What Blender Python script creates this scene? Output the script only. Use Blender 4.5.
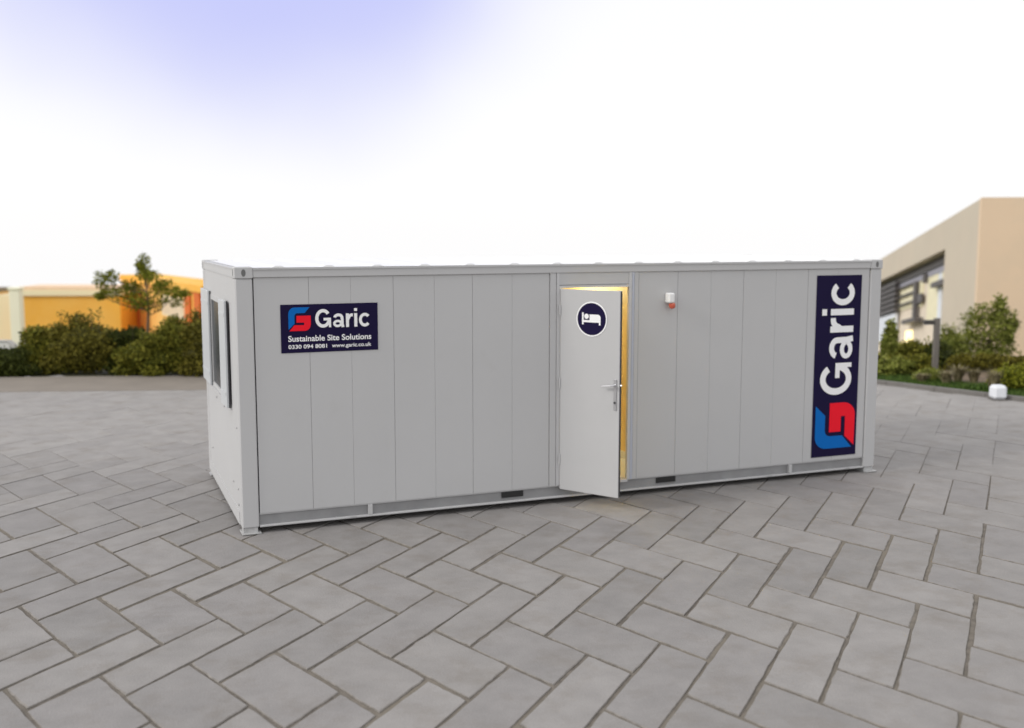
import bpy, math, random
from mathutils import Vector, Matrix
from math import radians as R
random.seed(7)
D = bpy.data
for o in list(D.objects): D.objects.remove(o)
SC = bpy.context.scene
COL = SC.collection

# ------------------------------------------------------------------ camera
YAW, PITCH, ROLL = 0.3782, 0.1221, -0.0011
cd = D.cameras.new('camera'); cam = D.objects.new('camera', cd); COL.objects.link(cam); SC.camera = cam
cam.location = (-1.3564, -10.6887, 2.9992)
cam.rotation_mode = 'XYZ'
cam.rotation_euler = (math.pi/2 - PITCH, 0, -YAW)
cd.sensor_width = 36; cd.lens = 1077.38/1024*36; cd.clip_start = .1; cd.clip_end = 3000
cd.dof.use_dof = True; cd.dof.focus_distance = 9.4; cd.dof.aperture_fstop = .9
SC.render.resolution_x = 1024; SC.render.resolution_y = 728
SC.view_settings.view_transform = 'Standard'; SC.view_settings.look = 'None'
SC.view_settings.exposure = 0.0; SC.view_settings.gamma = 1

# ------------------------------------------------------------------ sky and sun
SUN = Vector((-.86, -.03, .50)).normalized()
W = D.worlds.new('World'); SC.world = W; W.use_nodes = True
nt = W.node_tree; nt.nodes.clear()
def nn(t, k, **kw):
    n = t.nodes.new(k)
    for a, b in kw.items():
        if a.startswith('i_'):
            n.inputs[a[2:].replace('_', ' ')].default_value = b
        else: setattr(n, a, b)
    return n
out = nn(nt, 'ShaderNodeOutputWorld')
sky = nn(nt, 'ShaderNodeTexSky', sky_type='NISHITA', sun_disc=False)
sky.sun_elevation = math.asin(SUN.z); sky.sun_rotation = math.atan2(SUN.x, SUN.y) % (2*math.pi)
bsky = nn(nt, 'ShaderNodeBackground', i_Strength=0.12); nt.links.new(sky.outputs[0], bsky.inputs[0])
bcl = nn(nt, 'ShaderNodeBackground', i_Strength=1.05)      # bright, thin, even cloud
bvi = nn(nt, 'ShaderNodeBackground', i_Strength=1.0)       # violet tinted break in the cloud
bvi.inputs[0].default_value = (.57, .60, .98, 1)
tc = nn(nt, 'ShaderNodeTexCoord')
no = nn(nt, 'ShaderNodeTexNoise', i_Scale=3.2, i_Detail=3.0, i_Roughness=.45); nt.links.new(tc.outputs['Generated'], no.inputs['Vector'])
bcl.inputs[0].default_value = (1.0, .995, 1.0, 1)
# break in the cloud: distance from a direction in the sky, torn by noise
BR = Vector((.155, .93, .275)).normalized()
sub = nn(nt, 'ShaderNodeVectorMath', operation='SUBTRACT'); sub.inputs[1].default_value = BR
nt.links.new(tc.outputs['Generated'], sub.inputs[0])
mp = nn(nt, 'ShaderNodeMapping'); mp.inputs['Scale'].default_value = (.74, .74, 1.1); nt.links.new(sub.outputs[0], mp.inputs[0])
ln = nn(nt, 'ShaderNodeVectorMath', operation='LENGTH'); nt.links.new(mp.outputs[0], ln.inputs[0])
ad = nn(nt, 'ShaderNodeMath', operation='MULTIPLY_ADD'); ad.inputs[1].default_value = .16
nt.links.new(no.outputs[0], ad.inputs[0]); nt.links.new(ln.outputs['Value'], ad.inputs[2])
mr = nn(nt, 'ShaderNodeMapRange', interpolation_type='SMOOTHSTEP')
mr.inputs['From Min'].default_value = .17; mr.inputs['From Max'].default_value = .355
mr.inputs['To Min'].default_value = .95; mr.inputs['To Max'].default_value = 0
nt.links.new(ad.outputs[0], mr.inputs['Value'])
m1 = nn(nt, 'ShaderNodeMixShader'); m2 = nn(nt, 'ShaderNodeMixShader')
m1.inputs[0].default_value = .93
nt.links.new(bsky.outputs[0], m1.inputs[1]); nt.links.new(bcl.outputs[0], m1.inputs[2])
nt.links.new(mr.outputs[0], m2.inputs[0]); nt.links.new(m1.outputs[0], m2.inputs[1]); nt.links.new(bvi.outputs[0], m2.inputs[2])
nt.links.new(m2.outputs[0], out.inputs[0])

sl = D.lights.new('sun', 'SUN'); sl.energy = 1.55; sl.angle = R(18); sl.color = (1, .965, .91)
so = D.objects.new('sun', sl); COL.objects.link(so); so.rotation_euler = (-SUN).to_track_quat('-Z', 'Y').to_euler()

# ------------------------------------------------------------------ materials
def mat(name, col, rough=.6, metal=0, var=.06, scale=3.0, bump=0, bscale=40, spec=.5, tone=None, emit=None, estr=0, stain=None):
    m = D.materials.new(name); m.use_nodes = True; t = m.node_tree
    b = t.nodes['Principled BSDF']; b.inputs['Roughness'].default_value = rough; b.inputs['Metallic'].default_value = metal
    b.inputs['Specular IOR Level'].default_value = spec
    co = nn(t, 'ShaderNodeTexCoord')
    n = nn(t, 'ShaderNodeTexNoise', i_Scale=scale, i_Detail=6.0, i_Roughness=.6); t.links.new(co.outputs['Object'], n.inputs['Vector'])
    cr = nn(t, 'ShaderNodeValToRGB'); e = cr.color_ramp.elements
    e[0].position = .3; e[1].position = .7
    e[0].color = (*[c*(1-var) for c in col], 1); e[1].color = (*[min(1, c*(1+var)) for c in col], 1)
    t.links.new(n.outputs[0], cr.inputs[0]); last = cr.outputs[0]
    if stain:
        n2 = nn(t, 'ShaderNodeTexNoise', i_Scale=stain[1], i_Detail=8.0, i_Roughness=.65); t.links.new(co.outputs['Object'], n2.inputs['Vector'])
        r2 = nn(t, 'ShaderNodeMapRange'); r2.inputs['From Min'].default_value = stain[2]; r2.inputs['From Max'].default_value = stain[3]
        r2.inputs['To Max'].default_value = stain[4]
        t.links.new(n2.outputs[0], r2.inputs['Value'])
        mx = nn(t, 'ShaderNodeMix', data_type='RGBA'); t.links.new(r2.outputs[0], mx.inputs[0]); t.links.new(last, mx.inputs[6])
        mx.inputs[7].default_value = (*stain[0], 1); last = mx.outputs[2]
    if tone:      # per-piece tone stored on the mesh
        at = nn(t, 'ShaderNodeAttribute', attribute_name='tone')
        c2 = nn(t, 'ShaderNodeValToRGB'); els = c2.color_ramp.elements
        els[0].color = (*tone[0], 1); els[1].color = (*tone[-1], 1)
        for i, c in enumerate(tone[1:-1]):
            x = els.new((i+1)/(len(tone)-1)); x.color = (*c, 1)
        t.links.new(at.outputs['Fac'], c2.inputs[0])
        mx = nn(t, 'ShaderNodeMix', data_type='RGBA', blend_type='MULTIPLY'); mx.inputs[0].default_value = 1
        t.links.new(last, mx.inputs[6]); t.links.new(c2.outputs[0], mx.inputs[7]); last = mx.outputs[2]
    t.links.new(last, b.inputs['Base Color'])
    if bump:
        nb = nn(t, 'ShaderNodeTexNoise', i_Scale=bscale, i_Detail=5.0); t.links.new(co.outputs['Object'], nb.inputs['Vector'])
        bp = nn(t, 'ShaderNodeBump', i_Strength=bump, i_Distance=.01); t.links.new(nb.outputs[0], bp.inputs['Height']); t.links.new(bp.outputs[0], b.inputs['Normal'])
    if emit: b.inputs['Emission Color'].default_value = (*emit, 1); b.inputs['Emission Strength'].default_value = estr
    return m
M = {}
M['paint'] = mat('grey_white_paint', (.530, .530, .535), .5, var=.018, scale=.9, bump=.02, bscale=6, spec=.25, stain=((.44, .43, .41), 2.2, .60, .85, .35))
M['paint_dark'] = mat('grey_frame_paint', (.36, .36, .365), .42, var=.03, scale=3, stain=((.33, .30, .27), 5, .55, .8, .5))
M['doorpaint'] = mat('door_paint', (.50, .50, .505), .45, var=.015, spec=.25)
M['socket'] = mat('casting_socket', (.16, .16, .16), .7)
M['trim'] = mat('grey_trim_paint', (.56, .56, .57), .35, var=.02)
M['bluetrim'] = mat('bluish_trim', (.50, .53, .62), .3, var=.03)
M['roof'] = mat('white_roof_sheet', (.86, .86, .86), .4, var=.02)
M['rubber_and_shade'] = mat('black_seal_and_shade', (.035, .035, .04), .6)
M['dark'] = mat('dark_void', (.02, .02, .02), .8)
M['galv'] = mat('galvanised', (.5, .5, .5), .45, .4, var=.15, scale=12)
M['steel'] = mat('satin_steel', (.62, .62, .64), .3, .8)
M['navy'] = mat('navy_vinyl', (.010, .006, .040), .45, var=.04, spec=.12)
M['white'] = mat('white_vinyl', (.92, .92, .93), .4, var=.01)
M['blue'] = mat('blue_vinyl', (.002, .14, .50), .45, var=.02, spec=.12)
M['red'] = mat('red_vinyl', (.90, .012, .03), .45, var=.02, spec=.12)
M['wood'] = mat('warm_ply', (.84, .62, .27), .5, var=.12, scale=2)
M['cream'] = mat('interior_cream', (.85, .78, .55), .5)
M['lampglass'] = mat('lamp_diffuser', (1, .9, .5), .5, emit=(1, .88, .35), estr=6)
M['lens'] = mat('red_lens', (.62, .12, .07), .2, var=.1, spec=.7)
M['plasticw'] = mat('white_plastic', (.86, .86, .86), .35, var=.02)
M['shutter'] = mat('shutter_paint', (.56, .58, .60), .4, var=.02)
M['glass'] = mat('window_glass', (.03, .035, .04), .25, spec=.25)

g = lambda n: n
def mesh(name, V, F, mats, parent=None, mi=None, smooth=False, tone=None):
    me = D.meshes.new(name); me.from_pydata([tuple(v) for v in V], [], F); me.update()
    for m in (mats if isinstance(mats, list) else [mats]): me.materials.append(m)
    if mi: me.polygons.foreach_set('material_index', mi)
    if smooth: me.polygons.foreach_set('use_smooth', [True]*len(F))
    if tone:
        a = me.attributes.new('tone', 'FLOAT', 'FACE'); a.data.foreach_set('value', tone)
    o = D.objects.new(name, me); COL.objects.link(o)
    if parent: o.parent = parent
    return o
class MB:
    def __init__(s): s.V = []; s.F = []; s.mi = []; s.T = []; s.X = None
    def add(s, V, F, k=0, t=None):
        n = len(s.V)
        s.V += [(s.X @ Vector(v)) if s.X else Vector(v) for v in V]
        s.F += [tuple(i+n for i in f) for f in F]; s.mi += [k]*len(F)
        if t is not None: s.T += [t]*len(F)
        return s
    def box(s, a, b, k=0, t=None, bev=0):
        (x0, y0, z0), (x1, y1, z1) = a, b
        if bev:
            c = bev; V = []; F = []
            # chamfered box from 24 vertices
            P = {}
            for ix, x in ((0, x0), (1, x1)):
                for iy, y in ((0, y0), (1, y1)):
                    for iz, z in ((0, z0), (1, z1)):
                        sx, sy, sz = 1-2*ix, 1-2*iy, 1-2*iz
                        for ax in range(3):
                            P[ix, iy, iz, ax] = len(V)
                            V.append((x+(sx*c if ax != 0 else 0), y+(sy*c if ax != 1 else 0), z+(sz*c if ax != 2 else 0)))
            q = lambda *l: F.append(tuple(P[i] for i in l))
            for i in (0, 1):
                q((i,0,0,0),(i,1,0,0),(i,1,1,0),(i,0,1,0)); q((0,i,0,1),(1,i,0,1),(1,i,1,1),(0,i,1,1)); q((0,0,i,2),(1,0,i,2),(1,1,i,2),(0,1,i,2))
                for j in (0, 1):
                    q((0,i,j,1),(1,i,j,1),(1,i,j,2),(0,i,j,2)); q((i,0,j,0),(i,1,j,0),(i,1,j,2),(i,0,j,2)); q((i,j,0,0),(i,j,1,0),(i,j,1,1),(i,j,0,1))
                    for l in (0, 1): q((i,j,l,0),(i,j,l,1),(i,j,l,2))
            return s.add(V, F, k, t)
        V = [(x0,y0,z0),(x1,y0,z0),(x1,y1,z0),(x0,y1,z0),(x0,y0,z1),(x1,y0,z1),(x1,y1,z1),(x0,y1,z1)]
        return s.add(V, [(0,3,2,1),(4,5,6,7),(0,1,5,4),(1,2,6,5),(2,3,7,6),(3,0,4,7)], k, t)
    def tube(s, pts, rad, n=8, k=0, t=None):
        pts = [Vector(p) for p in pts]
        if not isinstance(rad, (list, tuple)): rad = [rad]*len(pts)
        V = []; F = []
        for i, p in enumerate(pts):
            d = (pts[min(i+1, len(pts)-1)] - pts[max(i-1, 0)]).normalized()
            a = d.orthogonal().normalized() if i == 0 else (a - d*a.dot(d)).normalized()
            b = d.cross(a)
            V += [p + (a*math.cos(2*math.pi*j/n) + b*math.sin(2*math.pi*j/n))*rad[i] for j in range(n)]
        for i in range(len(pts)-1):
            F += [(i*n+j, i*n+(j+1)%n, (i+1)*n+(j+1)%n, (i+1)*n+j) for j in range(n)]
        F += [tuple(range(n))[::-1], tuple(range((len(pts)-1)*n, len(pts)*n))]
        return s.add(V, F, k, t)
    def poly(s, P, fn, k=0, d0=0, d1=.002):
        """flat outline P (2d) extruded; fn maps (u, v, depth) to 3d"""
        n = len(P); V = [fn(u, v, d0) for u, v in P] + [fn(u, v, d1) for u, v in P]
        F = [tuple(range(n)), tuple(range(n, 2*n))[::-1]] + [(i, (i+1) % n, n+(i+1) % n, n+i) for i in range(n)]
        return s.add(V, F, k)
    def build(s, name, mats, parent=None, smooth=False):
        return mesh(name, s.V, s.F, mats, parent, s.mi, smooth, s.T if len(s.T) == len(s.F) and s.T else None)
def tag(o, label=None, cat=None, group=None, kind=None):
    for k, v in (('label', label), ('category', cat), ('group', group), ('kind', kind)):
        if v: o[k] = v
    return o
def empty(name, loc, label, cat, group=None, rz=0):
    o = D.objects.new(name, None); COL.objects.link(o); o.location = loc; o.rotation_euler.z = rz
    return tag(o, label, cat, group)

# ------------------------------------------------------------------ ground
CX, CY = -1.3564, -10.6887
FH = (.36925, .92933); RH = (.92933, -.36925)
def fw(d, l): return (CX + FH[0]*d + RH[0]*l, CY + FH[1]*d + RH[1]*l)     # d metres ahead of the viewpoint, l to the right
def sst(x): x = max(0, min(1, x)); return x*x*(3-2*x)
def terr(d, l=0):
    z = -.035
    z -= 4.3*sst((d-26)/10) + max(0, d-31)*.056
    return z
ds = [-60, -20, 0, 8, 16, 22, 24, 25] + [26+i*.5 for i in range(24)] + [40, 46, 55, 70, 90, 120, 170, 240, 330, 450, 620]
lsx = [-420, -250, -150, -90, -60, -40, -28, -20, -14, -9, -4, 0, 4, 9, 14, 18, 22, 27, 34, 44, 60, 90, 150, 250, 420]
V = []; F = []
for d in ds:
    for l in lsx: V.append((*fw(d, l), terr(d)))
n = len(lsx)
for i in range(len(ds)-1):
    for j in range(n-1): F.append((i*n+j, i*n+j+1, (i+1)*n+j+1, (i+1)*n+j))
mg = mat('rough_ground', (.10, .095, .05), .95, var=.35, scale=.8, bump=.3, bscale=8, stain=((.045, .06, .02), .6, .45, .6, .9))
tag(mesh('ground', V, F, mg, smooth=True), 'dark green and brown sloping ground beyond the paved yard', kind='structure')

# yard outline (counter-clockwise)
BE0, BE1 = (-26.0, 21.05), (12.3, 8.95)          # far edge
RE1 = (17.6, -7.2)                                # right edge runs to here
yard = [(-26, -30), (25.5, -30), RE1, BE1, BE0]
def inside(p, P):
    c = False; j = len(P)-1
    for i in range(len(P)):
        if (P[i][1] > p[1]) != (P[j][1] > p[1]) and p[0] < (P[j][0]-P[i][0])*(p[1]-P[i][1])/(P[j][1]-P[i][1])+P[i][0]: c = not c
        j = i
    return c
mj = mat('sandy_joint_bed', (.150, .132, .112), .95, var=.35, scale=9, bump=.4, bscale=60, stain=((.20, .175, .14), .45, .45, .65, .9))
tag(mesh('paving_bed', [(x, y, -.010) for x, y in yard], [tuple(range(len(yard)))], mj), 'sandy bed between the paving slabs', kind='structure')
A = Vector((.51865, .48618))*.86; B = Vector((.17041, -.49489))*.86; O = Vector((-1.3760, -3.1197))
pv = MB()
def sst(x): x = max(0, min(1, x)); return x*x*(3-2*x)
def slab(u0, v0, du, dv):
    c = O + A*(u0+du/2) + B*(v0+dv/2)
    dd = (c.x-CX)*FH[0] + (c.y-CY)*FH[1]; ll = (c.x-CX)*RH[0] + (c.y-CY)*RH[1]
    if dd < 3 or dd > 34 or abs(ll) > dd*.62+4: return
    if not inside(c, [(-26, -29), (24, -29), (RE1[0]+.3, RE1[1]), (BE1[0]+.3, BE1[1]-.15), (BE0[0], BE0[1]-.15)]): return
    rnd = random.random
    near = dd < 11; far = 0
    gap = .008 + .009*rnd()
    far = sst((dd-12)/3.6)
    if not near: gap = .008*(1-far)+.001
    if random.random() < .16 and near: gap += .008
    ga = gap/A.length/ .9; gb = gap/B.length/.9
    cs = [(u0+ga, v0+gb), (u0+du-ga, v0+gb), (u0+du-ga, v0+dv-gb), (u0+ga, v0+dv-gb)]
    cs = [O + A*(a+(rnd()-.5)*.016) + B*(b+(rnd()-.5)*.016) for a, b in cs]
    seg = 7 if near else 1
    ring = []
    for i in range(4):
        p, q = cs[i], cs[(i+1) % 4]
        for k in range(seg):
            t = k/seg; r = p.lerp(q, t)
            if k and near: r = r + Vector((rnd()-.5, rnd()-.5))*.010
            elif near: r = r.lerp(c, .008)
            ring.append(r)
    z = (rnd()-.5)*.003; tx = (rnd()-.5)*.008; ty = (rnd()-.5)*.008
    zf = lambda p: z + (p.x-c.x)*tx + (p.y-c.y)*ty
    m = len(ring); bw = .009/.5
    inner = [r.lerp(c, bw*(.7+.6*rnd())) for r in ring]
    V = [(r.x, r.y, -.03) for r in ring] + [(r.x, r.y, zf(r)-.005*(0 if near else 0)-(.005 if near else .002)) for r in ring] + [(r.x, r.y, zf(r)) for r in inner]
    F = [(i, (i+1) % m, m+(i+1) % m, m+i) for i in range(m)] + [(m+i, m+(i+1) % m, 2*m+(i+1) % m, 2*m+i) for i in range(m)] + [tuple(range(2*m, 3*m))]
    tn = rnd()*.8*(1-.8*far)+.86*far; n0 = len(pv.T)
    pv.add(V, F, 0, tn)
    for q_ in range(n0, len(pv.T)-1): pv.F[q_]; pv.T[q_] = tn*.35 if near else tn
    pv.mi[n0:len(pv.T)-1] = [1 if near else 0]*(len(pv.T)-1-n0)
for nrow in range(-95, 110):
    for m in range(-70, 70):
        u = nrow + 4*m
        if abs(u) > 110: continue
        slab(u, nrow, 2, 1); slab(u+3, nrow, 1, 2)
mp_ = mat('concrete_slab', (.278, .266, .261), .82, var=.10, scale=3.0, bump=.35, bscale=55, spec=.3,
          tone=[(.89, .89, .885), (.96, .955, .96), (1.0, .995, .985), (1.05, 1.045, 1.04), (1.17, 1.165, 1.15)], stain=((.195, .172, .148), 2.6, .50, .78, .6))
def finegrain(m, s=140, a=.08):
    t = m.node_tree; b = t.nodes['Principled BSDF']; l = b.inputs['Base Color'].links[0].from_socket
    co = nn(t, 'ShaderNodeTexCoord'); n = nn(t, 'ShaderNodeTexNoise', i_Scale=s, i_Detail=3.0); t.links.new(co.outputs['Object'], n.inputs['Vector'])
    r = nn(t, 'ShaderNodeMapRange'); r.inputs['From Min'].default_value = .3; r.inputs['From Max'].default_value = .7
    r.inputs['To Min'].default_value = 1-a; r.inputs['To Max'].default_value = 1+a
    t.links.new(n.outputs[0], r.inputs['Value'])
    mx = nn(t, 'ShaderNodeMix', data_type='RGBA', blend_type='MULTIPLY'); mx.inputs[0].default_value = 1
    t.links.new(l, mx.inputs[6]); t.links.new(r.outputs[0], mx.inputs[7]); t.links.new(mx.outputs[2], b.inputs['Base Color'])
finegrain(mp_)
me_ = mat('slab_arris', (.225, .208, .192), .95, var=.25, scale=14)
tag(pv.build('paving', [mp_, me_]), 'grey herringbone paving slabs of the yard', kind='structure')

# concrete strip along the far edge and kerbs
bd = (Vector(BE1)-Vector(BE0)).normalized(); bn = Vector((bd.y, -bd.x))
mc = mat('brown_concrete', (.235, .205, .175), .9, var=.08, scale=1.5, bump=.2, bscale=30)
s = MB(); p0 = Vector(BE0); p1 = Vector(BE1)
q = [p0, p1, p1+bn*2.1, p0+bn*2.1]
s.add([(a.x, a.y, -.03) for a in q]+[(a.x, a.y, .008) for a in q], [(0,1,2,3),(7,6,5,4),(0,4,5,1),(1,5,6,2),(2,6,7,3),(3,7,4,0)])
tag(s.build('concrete_strip', mc), 'brownish concrete strip along the far edge of the yard', kind='structure')
mk = mat('kerb_stone', (.17, .16, .15), .9, var=.12, scale=4)
s = MB()
rd = (Vector(RE1)-Vector(BE1)); L = rd.length; rd.normalize(); rn = Vector((-rd.y, rd.x))
for i in range(int(L/1.0)):
    a = Vector(BE1)+rd*(i*1.0+.005); b = a+rd*.99
    q = [a, b, b+rn*.14, a+rn*.14]
    s.add([(c.x, c.y, -.1) for c in q]+[(c.x, c.y, .075) for c in q], [(0,3,2,1),(4,5,6,7),(0,1,5,4),(1,2,6,5),(2,3,7,6),(3,0,4,7)])
tag(s.build('kerb', mk), 'grey kerb stones along the right edge of the yard', kind='structure')

# ------------------------------------------------------------------ cabin
LX, WY, HZ = 7.81, 2.99, 2.66
CAB = empty('portable_cabin', (0, 0, 0), 'long pale grey portable cabin with its door ajar, standing on the paved yard', 'cabin')
pd = M['paint_dark']
cast = {}
for i, (x0, y0) in enumerate(((0, 0), (LX-.18, 0), (0, WY-.18), (LX-.18, WY-.18))):
    p = MB().box((x0+.007, y0+.007, .062), (x0+.174, y0+.174, HZ-.115), bev=.012).build('corner_post', M['paint'], CAB)
    c = MB().box((x0, y0, HZ-.113), (x0+.18, y0+.18, HZ), bev=.008)
    # oval holes with dark sockets, front and outer side
    fy = y0-.0015 if y0 == 0 else y0+.1815; fx = x0-.0015 if x0 == 0 else x0+.1815
    ov = [(.021*math.cos(a), .036*math.sin(a)) for a in [k*math.pi/8 for k in range(16)]]
    c.poly(ov, lambda u, v, d: (x0+.09+u, fy+d, HZ-.057+v), 1, 0, .001)
    c.poly(ov, lambda u, v, d: (fx+d, y0+.09+u, HZ-.057+v), 1, 0, .001)
    c.build('corner_casting', [M['paint'], M['socket']], p)
    # foot: short pad and flat plate
    sx = -1 if x0 == 0 else 1
    f = MB().box((x0+.02, y0+.02, .018), (x0+.16, y0+.16, .06)).box((x0+.0, y0-(.03 if y0 == 0 else 0), 0.004), (x0+.19, y0+.18, .018), bev=.003)
    f.build('foot', M['galv'], p)
# top beams
tb = MB().box((.181, .004, 2.555), (LX-.181, .06, 2.64), bev=.006); tb.box((.182, -.006, 2.632), (LX-.182, .07, 2.646)); tb.build('top_beam', M['paint'], CAB)
MB().box((.181, WY-.06, 2.555), (LX-.181, WY-.004, 2.64)).build('top_beam', M['paint'], CAB)
for x0 in (.004, LX-.06):
    b = MB().box((x0, .181, 2.555), (x0+.056, WY-.181, 2.64)).box((x0-.006, .182, 2.634), (x0+.066, WY-.182, 2.648)); b.build('top_beam', M['paint'], CAB)
# base channels: recessed web between two lips
def channel(a, b, side):
    s = MB()
    if side == 'x':      # along x, front at y0
        s.box((a, .045, .083), (b, .055, .185), 1); s.box((a, .004, .062), (b, .054, .082), bev=.004); s.box((a, .030, .186), (b, .062, .198))
    return s
ch = channel(.18, LX-.18, 'x').build('base_channel', [M['paint'], mat('channel_web', (.27, .27, .275), .6, var=.12, scale=4)], CAB)
for x in (1.313, 6.54): MB().box((x-.022, .006, .0845), (x+.022, .044, .1855), bev=.002).build('gusset', M['paint'], ch)
for x in (2.785, 4.70): MB().box((x, .028, .115), (x+.25, .044, .176)).build('forklift_pocket', M['dark'], ch)
for x in (1.1, 6.2, 7.35): MB().box((x, -.002, .064), (x+.07, .0015, .080)).build('drain_clip', pd, ch)
s = MB().box((.18, WY-.052, .062), (LX-.18, WY-.002, .198)); s.build('base_channel', pd, CAB)
for x0 in (.004, LX-.054): MB().box((x0, .18, .062), (x0+.05, WY-.18, .198)).build('base_channel', M['paint'], CAB)

# front wall: cladding strips with shadow gaps, left and right of the doorway
def cladding(name, x0, x1, z0, z1, y, gaps, parent):
    s = MB(); s.box((x0, y+.005, z0), (x1, y+.055, z1), 1)
    xs = [x0]+[g_ for g_, w in gaps]+[x1]; ws = [0]+[w for g_, w in gaps]+[0]
    for i in range(len(xs)-1):
        s.box((xs[i]+ws[i]/2, y, z0+.001), (xs[i+1]-ws[i+1]/2, y+.0049, z1-.001), 0)
    return s.build(name, [M['paint'], pd], parent)
cladding('front_wall', .186, 3.335, .199, 2.554, .022, [(.722, .0045), (1.147, .002), (1.59, .0045), (2.03, .002), (2.45, .0045), (2.90, .002)], CAB)
cladding('front_wall', 4.43, 7.625, .199, 2.554, .022, [(4.93, .0045), (5.37, .002), (5.81, .0045), (6.26, .002), (6.72, .0045), (7.16, .002)], CAB)
df = MB()
df.box((3.342, .012, .199), (3.412, .07, 2.554)).box((3.418, .006, .199), (3.447, .09, 2.554), 1).box((3.3425, .0705, .199), (3.4175, .09, 2.554)).box((3.4475, .0, .206), (3.462, .085, 2.391), 1)     # left jamb
df.box((3.448, .060, 2.40), (4.30, .088, 2.56)).box((3.448, .016, 2.425), (4.30, .0595, 2.554)).box((3.448, .002, 2.392), (4.30, .0592, 2.419), 1)     # transom, head
df.box((4.301, .006, .199), (4.335, .05, 2.554), 1).box((4.341, .010, .199), (4.366, .07, 2.554), 2).box((4.372, .016, .199), (4.424, .07, 2.554)).box((4.336, .0705, .199), (4.4298, .088, 2.554))
df.box((3.463, -.012, .176), (4.30, .10, .205), 1)
df.build('door_frame', [M['paint'], M['trim'], M['bluetrim'], M['rubber_and_shade']], CAB)
# door leaf, hinged on the left, swung outwards
TH = R(57)
door_m = MB(); WD = .738
door_m.box((-.006, .002, .168), (WD, .044, 2.384), 0, bev=.004)
door_m.box((0.006, .0445, .18), (WD-.004, .050, 2.37), 1)
door_m.box((WD+.0005, .008, .175), (WD+.004, .038, 2.378), 2)
dob = door_m.build('door', [M['doorpaint'], M['cream'], M['rubber_and_shade']], CAB)
dob.location = (3.452, -.022, 0); dob.rotation_euler.z = -TH
for z in (.45, 1.3, 2.1): MB().tube([(-.004, -.006, z), (-.004, -.006, z+.11)], .008).build('hinge', M['trim'], dob)
h = MB().box((.676, -.010, 1.115), (.710, -.0005, 1.45), bev=.006).tube([(.693, -.01, 1.385), (.693, -.055, 1.385), (.672, -.062, 1.385), (.555, -.058, 1.372)], [.012, .011, .010, .009], 10)
h.tube([(.693, -.012, 1.20), (.693, -.019, 1.20)], .013, 12, 1)
h.tube([(WD+.004, .02, 1.385), (WD+.022, .02, 1.385)], .009, 8)
h.build('door_handle', [M['steel'], M['rubber_and_shade']], dob)
# round bed sign
s = MB()
def ell(cx, cz, rx, rz, n=48): return [(cx+rx*math.cos(2*math.pi*k/n), cz+rz*math.sin(2*math.pi*k/n)) for k in range(n)]
fd = lambda u, v, d: (u, -d, v)
cu, cv = .393, 2.075
s.poly(ell(cu, cv, .190, .187), fd, 0, .001, .003); s.poly(ell(cu, cv, .176, .172), fd, 1, .0032, .0045)
s.poly([(cu-.118, cv-.035), (cu+.112, cv-.035), (cu+.112, cv-.012), (cu-.118, cv-.012)], fd, 0, .0048, .006)
s.poly([(cu-.118, cv-.060), (cu-.098, cv-.060), (cu-.098, cv-.0355), (cu-.118, cv-.0355)], fd, 0, .0048, .006)
s.poly([(cu-.118, cv-.0115), (cu-.098, cv-.0115), (cu-.098, cv+.068), (cu-.118, cv+.068)], fd, 0, .0048, .006)
s.poly([(cu+.092, cv-.062), (cu+.112, cv-.062), (cu+.112, cv-.0355), (cu+.092, cv-.0355)], fd, 0, .0048, .006)
s.poly(ell(cu-.062, cv+.028, .028, .028, 24), fd, 0, .0048, .006)
s.poly([(cu-.024, cv-.0115), (cu+.112, cv-.0115), (cu+.112, cv+.022), (cu+.102, cv+.042), (cu+.082, cv+.050), (cu-.024, cv+.050)], fd, 0, .0048, .006)
tag(s.build('door_sign', [M['white'], M['navy']], dob), 'round navy sign with a white sleeping figure in bed')

# writing
def textmesh(txt, bold=.02, spacing=1.0):
    cu_ = D.curves.new('t', 'FONT'); cu_.body = txt; cu_.size = 1; cu_.offset = bold; cu_.space_character = spacing; cu_.resolution_u = 6
    o = D.objects.new('t', cu_); COL.objects.link(o); dg = bpy.context.evaluated_depsgraph_get(); dg.update()
    me = D.meshes.new_from_object(o.evaluated_get(dg)); V = [v.co.copy() for v in me.vertices]; F = [tuple(p.vertices) for p in me.polygons]
    D.objects.remove(o); D.meshes.remove(me)
    return V, F
def place_text(mb, txt, fn, u0, u1, v0, v1, k=0, bold=.02, spacing=1.0):
    """stretch the glyphs to the box u0..u1 wide, v0..v1 high (v0, v1 = full extents)"""
    V, F = textmesh(txt, bold, spacing)
    xa = min(v.x for v in V); xb = max(v.x for v in V); ya = min(v.y for v in V); yb = max(v.y for v in V)
    mb.add([fn(u0+(v.x-xa)/(xb-xa)*(u1-u0), v0+(v.y-ya)/(yb-ya)*(v1-v0), .004) for v in V], F, k)
def arc(cx, cy, rx, ry, a0, a1, n=8): return [(cx+rx*math.cos(R(a0+(a1-a0)*i/n)), cy+ry*math.sin(R(a0+(a1-a0)*i/n))) for i in range(n+1)]
RED = [(.36, .63)] + [(1.0, .63)] + arc(.72, .30, .28, .29, 0, -90) + [(.04, .015), (.26, .25), (.70, .25), (.70, .35), (.36, .35)]
BLU = [(.95, .97), (.73, .735), (.40, .735)] + arc(.40, .60, .13, .135, 90, 180)[1:] + [(.27, .31), (.0, .075)] + arc(.27, .70, .27, .27, 180, 90)
def emblem(mb, fn, u0, v0, w, h_):
    f = lambda u, v, d: fn(u0+u*w, v0+v*h_, d)
    mb.poly(RED, f, 1, .0025, .004); mb.poly(BLU, f, 0, .0025, .004)
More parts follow.
